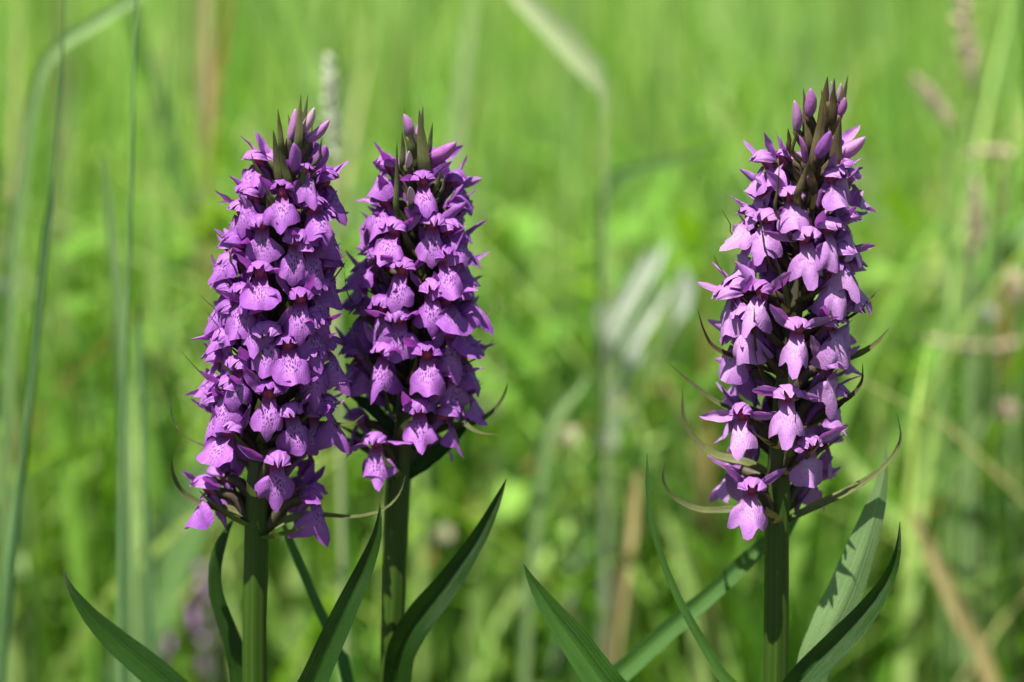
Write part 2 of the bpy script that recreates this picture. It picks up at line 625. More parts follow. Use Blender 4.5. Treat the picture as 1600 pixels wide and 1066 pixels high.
def sepal_mesh(seed, mat):
    """side sepal, grows along +Z from the origin, face towards -Y"""
    rg = random.Random(seed)
    ln = rg.uniform(8.2, 9.8)
    wd = rg.uniform(2.7, 3.4)
    bend = rg.uniform(-1.2, 2.2)
    path = []
    for s, ww in ((0, 0.45), (0.15, 0.75), (0.4, 1.0), (0.65, 0.86), (0.85, 0.5), (0.95, 0.27), (1.0, 0.08)):
        path.append((rg.uniform(-0.15, 0.15) * MM, (-bend * s * s) * MM, ln * s * MM, wd * ww * MM))
    mb = ribbon(MB(), path, (0, -1, 0), n=12, m=3, cup=rg.choice((-0.4, -0.55, 0.3, 0.45)), fold=rg.random() < 0.5, twist=rg.uniform(-0.9, 0.9), ripple=0.12)
    return mb.mesh('sepal', mat)


def spur_mesh(seed, mat):
    rg = random.Random(seed)
    path = [(0, -0.6, -0.8, 1.15), (0, 0.9, -1.9, 1.25), (0, 2.6, -4.2, 1.05), (0.2, 3.6, -6.6, 0.85), (0.3, 3.9 + rg.uniform(-0.5, 0.8), -8.6, 0.45)]
    return tube(MB(), [tuple(x * MM for x in p) for p in path], n=12, m=9).mesh('spur', mat)


def make_kit(mats, kinds, seed):
    rg = random.Random(seed)
    return dict(
        lips={k: [lip_mesh(k, rg.random(), rx, mats['lip']) for rx in rxs] for k, rxs in kinds.items()},
        hoods=[hood_mesh(rg.random(), mats['petal']) for _ in range(9)],
        sepals=[sepal_mesh(rg.random(), mats['petal']) for _ in range(12)],
        spurs=[spur_mesh(rg.random(), M_SPUR) for _ in range(3)],
    )


KIT_V = make_kit(VIO, {'broad': (0.35, 0.7, 1.0), 'round': (0.2, 0.5, 0.8), 'tooth': (0.5, 0.9, 1.5)}, 3)
KIT_P = make_kit(PNK, {'lobed': (0.5, 0.9, 1.5), 'heart': (0.5, 1.2), 'tooth': (0.7, 1.4)}, 4)


def lathe_bud(parent, a, b, wd, mat):
    """a closed bud from point a to point b: pointed, with three shallow furrows"""
    d = b - a
    side = Vector((d.z, 0, -d.x)) * 0.06
    path = []
    for s, r in ((0, 0.30), (0.08, 0.62), (0.25, 0.93), (0.45, 1.0), (0.65, 0.86), (0.82, 0.58), (0.93, 0.30), (1.0, 0.06)):
        p = a + d * s + side * math.sin(s * 3.14)
        path.append((p.x, p.y, p.z, wd / 2 * r))
    return link('bud', tube(MB(), path, n=14, m=18, ridges=0.06, nr=3).mesh('bud', mat), parent)


def add_flower(parent, hood, axis_pt, az, kit, rg, scale=1.0, kind=None, pitch=0.0, spread=None, roll=None):
    """hood: world position of the hood's centre; axis_pt: where its ovary leaves the stem"""
    rl = rg.uniform(-9, 9) if roll is None else roll
    rot = Matrix.Rotation(az, 4, 'Z') @ Matrix.Rotation(R(rg.uniform(-13, 13) + pitch), 4, 'X') @ Matrix.Rotation(R(rl), 4, 'Y')
    org = hood - (rot.to_3x3() @ Vector((0, -2.4 * MM, 1.9 * MM))) * scale
    M = Matrix.Translation(org) @ rot @ Matrix.Scale(scale, 4)
    inv = M.inverted()
    # ovary (curved stalk) and column, shaped for this place on the spike
    e = inv @ axis_pt
    mb = MB()
    mid = e * 0.45 + Vector((0, 0.5, 2.2)) * MM
    path = [(0, -0.6 * MM, 0.3 * MM, 1.2 * MM), (*(e * 0.15 + Vector((0, 0.6, 0.8)) * MM), 1.35 * MM), (*mid, 1.55 * MM), (*(e * 0.8), 1.25 * MM), (*e, 0.9 * MM)]
    tube(mb, path, n=12, m=10, ridges=0.10, nr=4, mi=0)
    tube(mb, [tuple(x * MM for x in p) for p in ((0, 0.6, -1.0, 1.3), (0, -0.5, 0.2, 1.5), (0, -1.4, 1.0, 1.3), (0, -1.8, 1.9, 0.6))], n=8, m=9, mi=1)
    fl = link('flower', mb.mesh('flower', M_OV, M_COL), parent, M)
    link('hood', rg.choice(kit['hoods']), fl)
    kk = kind or rg.choice(list(kit['lips'].keys()))
    lp = link('lip', rg.choice(kit['lips'][kk]), fl)
    lp.matrix_basis = Matrix.Translation(Vector((0, -1.3, -0.7)) * MM) @ Matrix.Rotation(R(rg.uniform(-12, 12)), 4, 'Z') @ Matrix.Rotation(R(rg.uniform(-13, 13)), 4, 'X')
    sp = rg.uniform(25, 60) if spread is None else spread
    for sg in (-1, 1):
        s = link('sepal', rg.choice(kit['sepals']), fl)
        ang = sp + rg.uniform(-14, 14)
        s.matrix_basis = (Matrix.Translation(Vector((sg * 1.5, 0.3, 0.6)) * MM) @ Matrix.Rotation(R(sg * ang), 4, 'Y')
                          @ Matrix.Rotation(R(rg.uniform(-10, 58)), 4, 'X') @ Matrix.Rotation(R(sg * rg.uniform(10, 60)), 4, 'Z'))
    link('spur', rg.choice(kit['spurs']), fl)
    return fl


def wpath(lst, Y0, d0=0.0, d1=0.0):
    """[(px, py, width px)] -> world path at depth Y0, moving from d0 to d1 (metres) in depth along the way"""
    n = len(lst)
    out = []
    for i, (x, y, ww) in enumerate(lst):
        Y = Y0 + d0 + (d1 - d0) * i / max(1, n - 1)
        p = P(x, y, Y)
        out.append((p.x, p.y, p.z, pxw(ww, Y)))
    return out


def bract_px(parent, lst, Y0, d1, mat, cup=-0.5, nrm=(0.15, -0.55, 0.8), twist=0.0):
    return link('bract', ribbon(MB(), [(*p[:3], p[3] * 0.82) for p in wpath(lst, Y0, 0, d1)], nrm, n=26, m=3, cup=cup, fold=True, twist=twist, ripple=0.05).mesh('bract', mat), parent)


def orchid(cfg):
    rg = random.Random(cfg['seed'])
    Y0 = cfg['Y']
    ax = cfg['axis']                       # [(px, py, radius px)] top to bottom
    pts = [P(x, y, Y0) for x, y, r in ax]
    base = Vector((pts[-1].x + cfg.get('lean', 0.0), Y0 + 0.004, 0.0))
    e = bpy.data.objects.new(cfg.get('name', 'orchid'), None)
    e.empty_display_size = 0.02
    COL.objects.link(e)
    e.location = base
    bpy.context.view_layer.update()
    tag(e, cfg['label'], 'orchid', cfg.get('group'))
    root = Matrix.Translation(-base)

    class Par:                              # children are given in world coordinates
        pass
    made = []

    # stem
    path = [(*(base + Vector((0, 0, -0.004))), pxw(ax[-1][2], Y0) * 1.12), (*base.lerp(pts[-1], 0.5), pxw(ax[-1][2], Y0) * 1.05)]
    path += [(*p, pxw(a[2], Y0)) for p, a in zip(reversed(pts), reversed(ax))]
    st = link('stem', tube(MB(), path, n=48, m=42, ridges=0.035, nr=7).mesh('stem', M_STEM))
    made.append(st)
    axy = [a[1] for a in ax]
    axx = [a[0] for a in ax]

    def axis_at(py):
        return float(np.interp(py, axy, axx))

    def keep(o):
        made.append(o)
        return o

    ytop, ybot = cfg['span']
    kit = cfg['kit']

    def rad(py):                            # radius of the spike at the hoods, metres
        s = (py - ytop) / (ybot - ytop)
        return pxw(np.interp(s, [0, 0.15, 0.4, 0.75, 1.0], [52, 72, 84, 88, 80]), Y0)

    def bract_for(axp, az, py, long_=1.0):
        s = (py - ytop) / (ybot - ytop)
        ln = (12 + 9 * s) * long_ * rg.uniform(0.85, 1.2) * MM
        b = az + R(rg.uniform(-16, 16))
        out = Vector((math.sin(b), -math.cos(b), 0))
        el0, el1 = R(rg.uniform(10, 35) - 4 * s), R(rg.uniform(45, 88) - 25 * s)
        p = axp.copy()
        path = []
        N = 6
        for i in range(N + 1):
            u = i / N
            ww = np.interp(u, [0, 0.25, 0.55, 0.85, 1], [2.2, 3.4, 2.6, 0.9, 0.15]) * (0.8 + 0.4 * s) * MM
            path.append((*p, ww))
            el = el0 + (el1 - el0) * u
            p = p + (out * math.cos(el) + Vector((0, 0, math.sin(el)))) * (ln / N)
        nv = Vector((-out.x * 0.6, -out.y * 0.6, 0.8))
        keep(link('bract', ribbon(MB(), path, nv, n=14, m=2, cup=-0.55, twist=rg.uniform(-0.6, 0.6)).mesh('bract', cfg['bract'])))

    for f in cfg['flowers']:
        hx, hy, az = f[0], f[1], f[2]
        if abs(az) > 36:
            hx = axis_at(hy) + (hx - axis_at(hy)) * 0.93
        kw = f[3] if len(f) > 3 else {}
        axp = P(axis_at(hy), hy, Y0)
        h0 = P(hx, hy, Y0)
        dx = h0.x - axp.x
        rho = max(rad(hy), abs(dx) * 1.015)
        dy = -math.sqrt(max(rho * rho - dx * dx, 0)) if abs(az) < 90 else 0.004
        hood = P(hx, hy, Y0 + dy)
        s = (hy - ytop) / (ybot - ytop)
        zat = hood.z - (8 + 3.5 * s) * MM
        low = P(axis_at(hy + 60), hy + 60, Y0)
        low.z = zat
        fl = add_flower(None, hood, low, R(az), kit, rg, kw.get('s', 1.0) * (0.78 + 0.17 * min(1, max(0, s * 3.2))), kw.get('k'),
                        kw.get('pitch', -14 * max(0, 0.35 - s) / 0.35), kw.get('spread'), kw.get('roll'))
        keep(fl)
        bract_for(Vector((low.x, low.y, low.z - 1 * MM)), R(az), hy)
    # the far side of the spike
    py = ytop + 20
    az = 150.0
    while py < ybot - 25:
        axp = P(axis_at(py), py, Y0)
        a = R(az)
        rho = rad(py)
        hood = axp + Vector((math.sin(a), -math.cos(a), 0)) * rho
        low = axp + Vector((0, 0, -9 * MM))
        keep(add_flower(None, hood, low, a, kit, rg, 0.88))
        bract_for(low, a, py)
        py += rg.uniform(17, 24)
        az = 100 + (az - 100 + 61) % 160
    for bx, by, tx, ty, ww, d, pale in cfg['buds']:
        a, b = P(bx, by, Y0 + d * MM), P(tx, ty, Y0 + d * 1.6 * MM)
        keep(lathe_bud(None, a, b, pxw(ww * 0.88, Y0), {0: kit_bud(cfg), 1: M_BUDP, 2: cfg['petal']}[pale]))
        # short green stalk of the bud, down to the stem
        q = P(axis_at(by + 45), by + 45, Y0)
        keep(link('bud_stalk', tube(MB(), [(*q, 0.9 * MM), (*(q.lerp(a, 0.6) + Vector((0, -0.5 * MM, 0))), 1.2 * MM), (*(a + (b - a) * 0.1), 0.9 * MM)], n=8, m=9, ridges=0.08, nr=4).mesh('bud_stalk', cfg['bract'])))
    for bx, by, tx, ty, ww, d in cfg['apex']:
        a, b = P(bx, by, Y0 + d * MM), P(tx, ty, Y0 + d * 1.3 * MM)
        q = P(axis_at(by + 30), by + 30, Y0)
        mid = a.lerp(b, 0.5)
        wd = pxw(ww, Y0)
        path = [(*q, wd * 0.7), (*a, wd), (*mid, wd * 0.75), (*a.lerp(b, 0.8), wd * 0.35), (*b, wd * 0.06)]
        keep(link('bract', ribbon(MB(), path, (rg.uniform(-0.3, 0.3), -1, 0.2), n=16, m=2, cup=rg.choice((0.45, 0.6)), twist=rg.uniform(-0.5, 0.5)).mesh('bract', cfg['bract'])))
    for lst, d1, *r in cfg['bracts']:
        keep(bract_px(None, lst, Y0, d1 * MM, r[0] if r else cfg['bract']))
    for lst, d0, d1, mt, cup, fold, tw in cfg['leaves']:
        pth = wpath(lst, Y0, d0 * MM, d1 * MM)
        last = pth[-1]
        bz = Vector((base.x * 0.75 + last[0] * 0.25, Y0 + d1 * MM * 0.5, 0.075))
        pth += [(*(Vector(last[:3]).lerp(bz, 0.5) + Vector((0, 0, -0.004))), last[3] * 0.95), (base.x, Y0 + 0.002, 0.055, last[3] * 0.6)]
        keep(link('leaf', ribbon(MB(), pth, (0.1, -0.9, 0.45), n=44, m=4, cup=cup, fold=fold, twist=tw, ripple=0.05).mesh('leaf', mt)))
    for o in made:
        mw = o.matrix_basis.copy()
        o.parent = e
        o.matrix_basis = root @ mw
    return e


def kit_bud(cfg):
    return M_BUD


# ------------------------------------------------------------------ the three orchids
sharp = M_LEAF
orchid(dict(
    seed=21, Y=0.0, kit=KIT_V, bract=M_BR, petal=VIO['petal'], span=(215, 800), lean=0.002,
    label='violet orchid with purple-dotted lips and the longest, fullest spike of the close pair', group='violet orchids in flower',
    axis=[(470, 175, 6), (452, 250, 9), (443, 320, 11), (432, 420, 13), (424, 520, 15), (412, 650, 17), (402, 780, 19), (400, 860, 19), (398, 1066, 19.5)],
    flowers=[
        (392, 244, -58, dict(spread=20)), (383, 298, -55), (440, 292, 0, dict(k='broad', roll=0)), (519, 276, 62, dict(spread=20)), (478, 262, 25, dict(s=0.85)), (498, 316, 48), (513, 338, 55),
        (408, 345, -6, dict(k='broad', roll=-4)), (367, 322, -38, dict(k='round')), (464, 371, 6, dict(k='broad', roll=6)), (361, 373, -58), (524, 408, 68), (350, 404, -52, dict(k='round')),
        (405, 418, -5, dict(k='round', roll=-3)), (469, 459, 5, dict(k='tooth', roll=2)), (505, 448, 40), (516, 470, 62), (350, 480, -60), (391, 478, -22), (417, 513, 0, dict(k='broad', roll=2)),
        (497, 500, 42), (520, 535, 66), (343, 522, -52), (328, 555, -62), (370, 566, -24), (486, 552, 16, dict(k='tooth', roll=-4)), (450, 530, 10), (327, 618, -62), (421, 607, 2, dict(k='tooth', roll=4)), (519, 627, 72, dict(spread=70)),
        (354, 666, -24, dict(k='round')), (500, 640, 50), (433, 715, 4, dict(k='broad', spread=55, roll=3)), (312, 754, -62, dict(spread=65)), (499, 768, 58, dict(k='tooth', spread=70)), (455, 640, 18),
        (350, 600, -44), (505, 590, 52), (345, 445, -52), (376, 455, -34), (490, 380, 38),
    ],
    buds=[(452, 222, 461, 170, 19, -3, 0), (471, 208, 491, 168, 17, -4, 1), (476, 222, 515, 187, 18, -3, 0), (458, 268, 459, 224, 22, -9, 2), (492, 262, 509, 227, 24, -6, 2), (478, 225, 470, 180, 14, 3, 0)],
    apex=[(441, 232, 434, 170, 10, -5), (440, 290, 427, 204, 17, -9), (464, 226, 470, 147, 14, -6), (472, 200, 481, 147, 9, -2), (450, 292, 438, 236, 14, -10), (430, 318, 412, 288, 9, -11),
          (496, 252, 503, 216, 6, -10), (470, 290, 476, 255, 9, -10), (457, 215, 450, 178, 8, 3), (480, 240, 489, 190, 8, 4)],
    bracts=[([(400, 735, 8), (360, 712, 9), (320, 698, 6), (288, 682, 5), (269, 652, 4), (268, 620, 1)], -2),
            ([(402, 815, 14), (360, 799, 21), (315, 790, 19), (282, 767, 13), (269, 738, 8), (269, 713, 1)], -9),
            ([(408, 836, 12), (450, 814, 20), (500, 806, 13), (555, 808, 8), (600, 796, 6), (624, 772, 4), (633, 744, 1)], -3),
            ([(420, 700, 10), (480, 668, 18), (520, 664, 11), (548, 663, 6), (569, 648, 1)], -6),
            ([(400, 540, 8), (355, 530, 9), (338, 508, 6), (320, 484, 1)], -13),
            ([(405, 640, 8), (345, 610, 6), (315, 585, 4), (281, 547, 1)], -6),
            ([(410, 480, 8), (350, 490, 5), (330, 478, 4), (311, 460, 1)], -8),
            ([(430, 470, 8), (505, 450, 5), (530, 425, 4), (545, 402, 1)], -4),
            ([(412, 690, 12), (395, 655, 17), (385, 635, 8), (377, 620, 1)], -15),
            ([(405, 380, 6), (365, 415, 6), (360, 400, 5), (358, 392, 1)], -14),
            ([(400, 360, 6), (372, 332, 5), (358, 326, 4), (344, 318, 1)], -4, M_PALE)],
    leaves=[([(365, 811, 2), (348, 842, 15), (336, 884, 21), (337, 925, 23), (350, 968, 26), (368, 1020, 30), (378, 1080, 32)], 6, 9, M_LEAF, 0.25, False, 0.5),
            ([(98, 886, 1), (108, 915, 9), (140, 962, 27), (180, 1002, 40), (225, 1040, 48), (275, 1085, 52), (325, 1140, 52)], -6, -2, M_LEAF, -0.35, True, -0.3),
            ([(594, 787, 1), (590, 832, 15), (572, 885, 28), (545, 945, 37), (518, 1005, 42), (488, 1075, 46), (458, 1140, 46)], -16, -12, M_LEAF, -0.7, True, 0.35)],
))

orchid(dict(
    seed=35, Y=0.014, kit=KIT_V, bract=M_BR, petal=VIO['petal'], span=(225, 740), lean=-0.002,
    label='violet orchid with the slimmer, shorter spike of the close pair, green bracts at its tip', group='violet orchids in flower',
    axis=[(640, 190, 5), (650, 260, 9), (655, 330, 11), (655, 420, 13), (648, 520, 15), (638, 620, 17), (626, 720, 18.5), (620, 800, 19), (612, 1066, 18.5)],
    flowers=[
        (598, 252, -58, dict(spread=15)), (588, 308, -55, dict(spread=20)), (660, 276, 4, dict(k='broad', roll=-3, spread=60)), (719, 275, 62, dict(spread=20)), (722, 316, 64), (612, 352, -24, dict(k='tooth')), (574, 352, -58),
        (676, 343, 4, dict(k='broad', roll=2)), (730, 372, 64), (695, 396, 14, dict(k='broad', roll=-2)), (562, 421, -62), (628, 413, -10, dict(k='tooth', roll=6)), (734, 405, 66), (675, 448, 2, dict(k='tooth', roll=3)),
        (736, 444, 70), (594, 474, -32), (622, 492, -10, dict(k='round', roll=-3)), (560, 480, -55), (732, 497, 58), (667, 546, 2, dict(k='broad', roll=0)), (712, 512, 42, dict(k='tooth')), (712, 577, 24, dict(k='tooth')), (558, 553, -26, dict(k='round', spread=30)),
        (740, 548, 75), (738, 598, 78), (654, 634, 2, dict(k='tooth', roll=0)), (585, 686, -6, dict(k='tooth', roll=-6, spread=75)), (710, 640, 60), (545, 545, -70), (710, 350, 46), (600, 545, -30), (575, 395, -50), (708, 460, 38),
    ],
    buds=[(641, 216, 631, 178, 18, -3, 0), (668, 250, 713, 222, 26, -6, 0), (636, 262, 639, 236, 12, -8, 1), (650, 215, 655, 190, 10, 2, 0), (641, 318, 640, 292, 14, -12, 1)],
    apex=[(662, 268, 655, 172, 20, -9), (656, 228, 661, 166, 11, -3), (668, 240, 676, 192, 9, -6), (630, 262, 628, 205, 11, -7), (634, 215, 632, 166, 4, -2), (622, 335, 620, 222, 10, -11), (680, 296, 692, 262, 8, -10),
          (645, 240, 640, 200, 10, -5), (688, 300, 697, 270, 6, -9)],
    bracts=[([(640, 705, 12), (690, 672, 20), (738, 664, 15), (772, 642, 10), (788, 618, 6), (793, 598, 1)], -6),
            ([(645, 690, 12), (700, 645, 15), (722, 661, 14), (746, 676, 8), (779, 680, 1)], -13),
            ([(660, 545, 8), (715, 520, 8), (748, 502, 6), (788, 470, 1)], -5),
            ([(660, 610, 8), (715, 575, 6), (745, 560, 4), (772, 530, 1)], -3),
            ([(630, 752, 16), (665, 725, 34), (700, 695, 32), (725, 668, 16), (735, 652, 2)], 4, M_LEAF),
            ([(632, 700, 16), (600, 660, 28), (568, 632, 26), (540, 614, 2)], 5, M_LEAF),
            ([(632, 735, 12), (590, 715, 17), (552, 693, 15), (518, 682, 2)], 4, M_BRP),
            ([(628, 665, 12), (608, 645, 14), (603, 622, 8), (600, 598, 1)], -15),
            ([(650, 470, 8), (600, 445, 7), (578, 400, 5), (568, 372, 1)], -16),
            ([(640, 545, 8), (585, 510, 7), (545, 465, 5), (538, 425, 1)], -11),
            ([(660, 500, 8), (710, 478, 10), (732, 472, 6), (742, 464, 1)], -12)],
    leaves=[([(791, 749, 1), (776, 785, 14), (745, 845, 28), (705, 905, 40), (665, 955, 47), (635, 1000, 48), (618, 1070, 46)], -12, -4, M_LEAF, -0.7, True, -0.25)],
))

orchid(dict(
    seed=58, Y=0.0, kit=KIT_P, bract=M_BRP, petal=PNK['petal'], span=(210, 790), lean=0.0,
    label='pinkish purple orchid with lobed lips, standing apart from the close pair', group=None,
    axis=[(1300, 150, 5), (1288, 210, 8), (1272, 280, 10), (1256, 370, 12), (1242, 470, 14), (1230, 580, 16), (1220, 700, 18), (1215, 800, 19), (1212, 1066, 19.5)],
    flowers=[
        (1216, 240, -48, dict(spread=20)), (1184, 246, -66, dict(spread=20)), (1182, 290, -54), (1307, 270, 34, dict(k='heart', spread=30)), (1238, 300, -2, dict(k='heart', roll=0)), (1324, 255, 66, dict(s=0.8)), (1159, 372, -55, dict(k='heart')), (1259, 365, 4, dict(k='lobed', roll=-4, spread=60)),
        (1334, 338, 68), (1322, 388, 58), (1309, 418, 24, dict(k='heart')), (1338, 412, 74), (1126, 455, -70), (1190, 448, -22, dict(k='lobed')), (1142, 440, -50), (1248, 506, 0, dict(k='lobed', roll=6, spread=50)), (1310, 500, 42), (1337, 478, 66),
        (1140, 528, -42, dict(k='heart')), (1311, 566, 46, dict(k='lobed')), (1231, 612, 0, dict(k='lobed', spread=80, roll=0)), (1158, 640, -16, dict(k='tooth', spread=85, roll=-4)), (1174, 757, -4, dict(k='lobed', spread=55, roll=4)), (1267, 690, 18, dict(k='heart', spread=60)),
        (1318, 610, 70), (1196, 335, -32), (1302, 350, 38), (1160, 490, -44), (1160, 330, -54),
    ],
    buds=[(1244, 208, 1241, 157, 18, -4, 0), (1263, 184, 1266, 138, 21, -5, 0), (1297, 162, 1299, 127, 9, -4, 1), (1307, 162, 1314, 130, 11, -4, 1), (1311, 182, 1320, 152, 15, -4, 0), (1276, 246, 1297, 205, 24, -9, 2), (1307, 244, 1352, 214, 25, -5, 0), (1258, 258, 1249, 212, 12, -5, 0)],
    apex=[(1286, 200, 1293, 120, 20, -4), (1300, 190, 1304, 122, 13, -5), (1313, 172, 1325, 118, 9, -3), (1262, 232, 1255, 138, 17, -4), (1272, 262, 1287, 163, 21, -8), (1303, 270, 1314, 185, 24, -8), (1236, 236, 1231, 200, 9, -6),
          (1240, 242, 1247, 190, 7, -8), (1246, 312, 1266, 245, 13, -12), (1214, 335, 1218, 256, 6, -13), (1268, 300, 1262, 250, 18, -10), (1288, 185, 1283, 140, 9, 2)],
    bracts=[([(1222, 690, 12), (1170, 655, 16), (1125, 633, 14), (1082, 602, 10), (1044, 568, 1)], 3, M_BR),
            ([(1216, 748, 14), (1165, 726, 24), (1120, 715, 23), (1085, 688, 16), (1068, 652, 9), (1066, 608, 1)], 3, M_BR),
            ([(1216, 792, 10), (1155, 797, 16), (1095, 798, 16), (1054, 780, 10), (1036, 752, 7), (1040, 722, 1)], -3, M_BR),
            ([(1222, 818, 12), (1270, 795, 20), (1330, 766, 18), (1380, 731, 11), (1406, 690, 6), (1402, 645, 1)], -5, M_BR),
            ([(1240, 600, 10), (1300, 572, 14), (1342, 555, 16), (1368, 538, 10), (1389, 513, 1)], -2, M_BR),
            ([(1226, 735, 12), (1234, 712, 17), (1240, 680, 10), (1243, 643, 1)], -17, M_BR),
            ([(1232, 680, 12), (1290, 645, 17), (1330, 620, 12), (1345, 598, 7), (1348, 568, 1)], -7),
            ([(1230, 590, 10), (1160, 565, 16), (1116, 545, 14), (1100, 520, 8), (1090, 484, 1)], -8),
            ([(1232, 440, 10), (1200, 410, 19), (1190, 365, 12), (1186, 318, 1)], -17),
            ([(1238, 530, 12), (1228, 480, 26), (1218, 430, 18), (1206, 388, 1)], -14),
            ([(1240, 480, 8), (1150, 445, 6), (1125, 420, 4), (1114, 398, 1)], -5),
            ([(1245, 400, 8), (1150, 370, 5), (1140, 350, 4), (1128, 328, 1)], -5),
            ([(1225, 640, 12), (1190, 590, 22), (1178, 540, 14), (1178, 480, 2)], -15),
            ([(1250, 520, 10), (1320, 500, 8), (1348, 480, 6), (1374, 452, 1)], -3),
            ([(1245, 530, 10), (1300, 530, 12), (1298, 500, 10), (1298, 485, 2)], -14, M_BR)],
    leaves=[([(1406, 815, 1), (1402, 862, 11), (1385, 908, 24), (1348, 962, 38), (1300, 1012, 44), (1245, 1070, 46), (1222, 1125, 44)], -12, -6, M_LEAF, -0.7, True, -0.3),
            ([(1385, 690, 1), (1382, 735, 12), (1368, 795, 34), (1345, 865, 50), (1320, 930, 58), (1292, 990, 58), (1268, 1070, 55)], 1, -1, M_LEAF_SHEEN, 0.3, True, -0.4),
            ([(818, 881, 1), (832, 912, 17), (862, 960, 38), (895, 1005, 50), (945, 1075, 58), (1000, 1145, 58)], -10, -5, M_BLADE, -0.75, True, 0.25)],
))


# ------------------------------------------------------------------ single grasses and herbs
def grass_thing(name, label, cat, blades, Y, mat, group=None, seed_head=None, bend=0.0, stem=False, part='blade', lean=0.0):
    """a plant rooted in the ground; blades: [[(px, py, width px), ...] tip first]"""
    rg = random.Random(hash_str(label))
    paths = []
    for lst in blades:
        pth = wpath(lst, Y, 0, lean)
        pth = [p for p in pth if p[2] > 0.004]
        last, prev = Vector(pth[-1][:3]), Vector(pth[-2][:3])
        d = (last - prev)
        sl = max(-0.5, min(0.5, d.x / (abs(d.z) + 1e-6)))
        z = last.z
        root = Vector((last.x + sl * z * 0.6, last.y, -0.006))
        pth.append((*last.lerp(root, 0.55), pth[-1][3] * 0.95))
        pth.append((*root, pth[-1][3] * 0.8))
        paths.append(pth)
    bx = paths[0][-1]
    base = Vector((bx[0], bx[1], 0))
    e = bpy.data.objects.new(name, None)
    e.empty_display_size = 0.02
    COL.objects.link(e)
    e.location = base
    tag(e, label, cat, group)
    for i, pth in enumerate(paths):
        q = [(p[0] - base.x, p[1] - base.y, p[2], p[3]) for p in pth]
        if stem and i == 0:
            link('stem', tube(MB(), [(*p[:3], p[3] / 2) for p in q], n=40, m=8).mesh('stem', mat), e)
        else:
            link(part, ribbon(MB(), q, (rg.uniform(-0.4, 0.4), -0.9, 0.35), n=34, m=2, cup=-0.55, fold=True, twist=rg.uniform(-0.25, 0.25), ripple=0.02).mesh(part, mat), e)
    if seed_head:
        lst, smat, nsp, size = seed_head
        ax = catmull([(p[0] - base.x, p[1] - base.y, p[2], p[3]) for p in wpath(lst, Y)], nsp)
        mb = MB()
        for i in range(nsp):
            p = Vector(ax[i, :3])
            wd = ax[i, 3] / 2
            for kx in range(3):
                a = rg.uniform(0, 6.283)
                d = Vector((math.cos(a), math.sin(a), rg.uniform(0.4, 1.3))).normalized()
                st = p + Vector((d.x, d.y, 0)) * wd * rg.uniform(0.0, 0.35)
                ln = wd * rg.uniform(0.7, 1.1)
                r = size * MM * rg.uniform(0.7, 1.2)
                tube(mb, [(*(st), r * 0.4), (*(st + d * ln * 0.4), r), (*(st + d * ln), r * 0.1)], n=5, m=5)
        link('seed_head', mb.mesh('seed_head', smat), e)
    return e


def hash_str(s):
    return sum((i + 1) * ord(c) for i, c in enumerate(s))


# sharp grasses among the orchids
grass_thing('grass_plant', 'narrow arching green blade with a thread-like tip, crossing a broader shaded blade', 'grass',
            [[(1011, 708, 1), (1012, 755, 8), (1017, 810, 9), (1035, 875, 11), (1062, 940, 13), (1092, 995, 15), (1136, 1070, 20), (1170, 1130, 22)]], -0.012, M_BLADE)
grass_thing('grass_plant', 'flat green blade slanting up behind the stem of the lone pinkish orchid', 'grass',
            [[(1252, 800, 4), (1240, 822, 18), (1192, 852, 24), (1120, 920, 28), (1045, 985, 32), (955, 1065, 36), (895, 1118, 36), (850, 1180, 34)]], 0.022, M_BLADE)
grass_thing('grass_plant', 'slim dark blade rising between the stems of the two close violet orchids', 'grass',
            [[(440, 808, 4), (452, 838, 12), (474, 892, 15), (502, 955, 17), (528, 1015, 18), (548, 1075, 20)]], 0.02, M_BLUE)
grass_thing('grass_plant', 'tall thin grass stem with a dark leaf sheath, outermost of the upright stems', 'grass',
            [[(103, -40, 4), (97, 80, 4), (90, 190, 5), (80, 290, 5), (72, 380, 8), (58, 520, 11), (45, 640, 13), (28, 770, 14), (14, 900, 14), (4, 1010, 14)],
             [(86, 278, 1), (82, 300, 9), (76, 340, 15), (70, 372, 14)]], 0.085, M_BLUE2, stem=True)
grass_thing('grass_plant', 'tall hair-thin grass stem with a swollen dark node beside the fuller violet orchid', 'grass',
            [[(214, -40, 4), (210, 90, 5), (206, 240, 5), (203, 380, 6), (198, 500, 7), (194, 600, 9), (190, 720, 10), (189, 880, 11), (188, 1000, 12)],
             [(199, 540, 2), (192, 620, 14), (190, 680, 16), (191, 722, 10)]], 0.085, M_BLUE2, stem=True)
grass_thing('grass_plant', 'thick blurred stem with dark green joints behind the hair-thin stem', 'grass',
            [[(217, 480, 6), (218, 560, 9), (219, 600, 11), (221, 640, 9), (226, 800, 9), (230, 1000, 9)],
             [(216, 478, 4), (217, 520, 12), (219, 552, 10)]], 0.14, M_BLUE2, stem=True)
grass_thing('grass_plant', 'pale upright blade tapering to a fine point behind the thin stems', 'grass',
            [[(160, 235, 2), (166, 300, 10), (174, 380, 15), (184, 470, 20), (190, 600, 22), (196, 760, 24), (205, 950, 24)]], 0.15, M_PALE2)

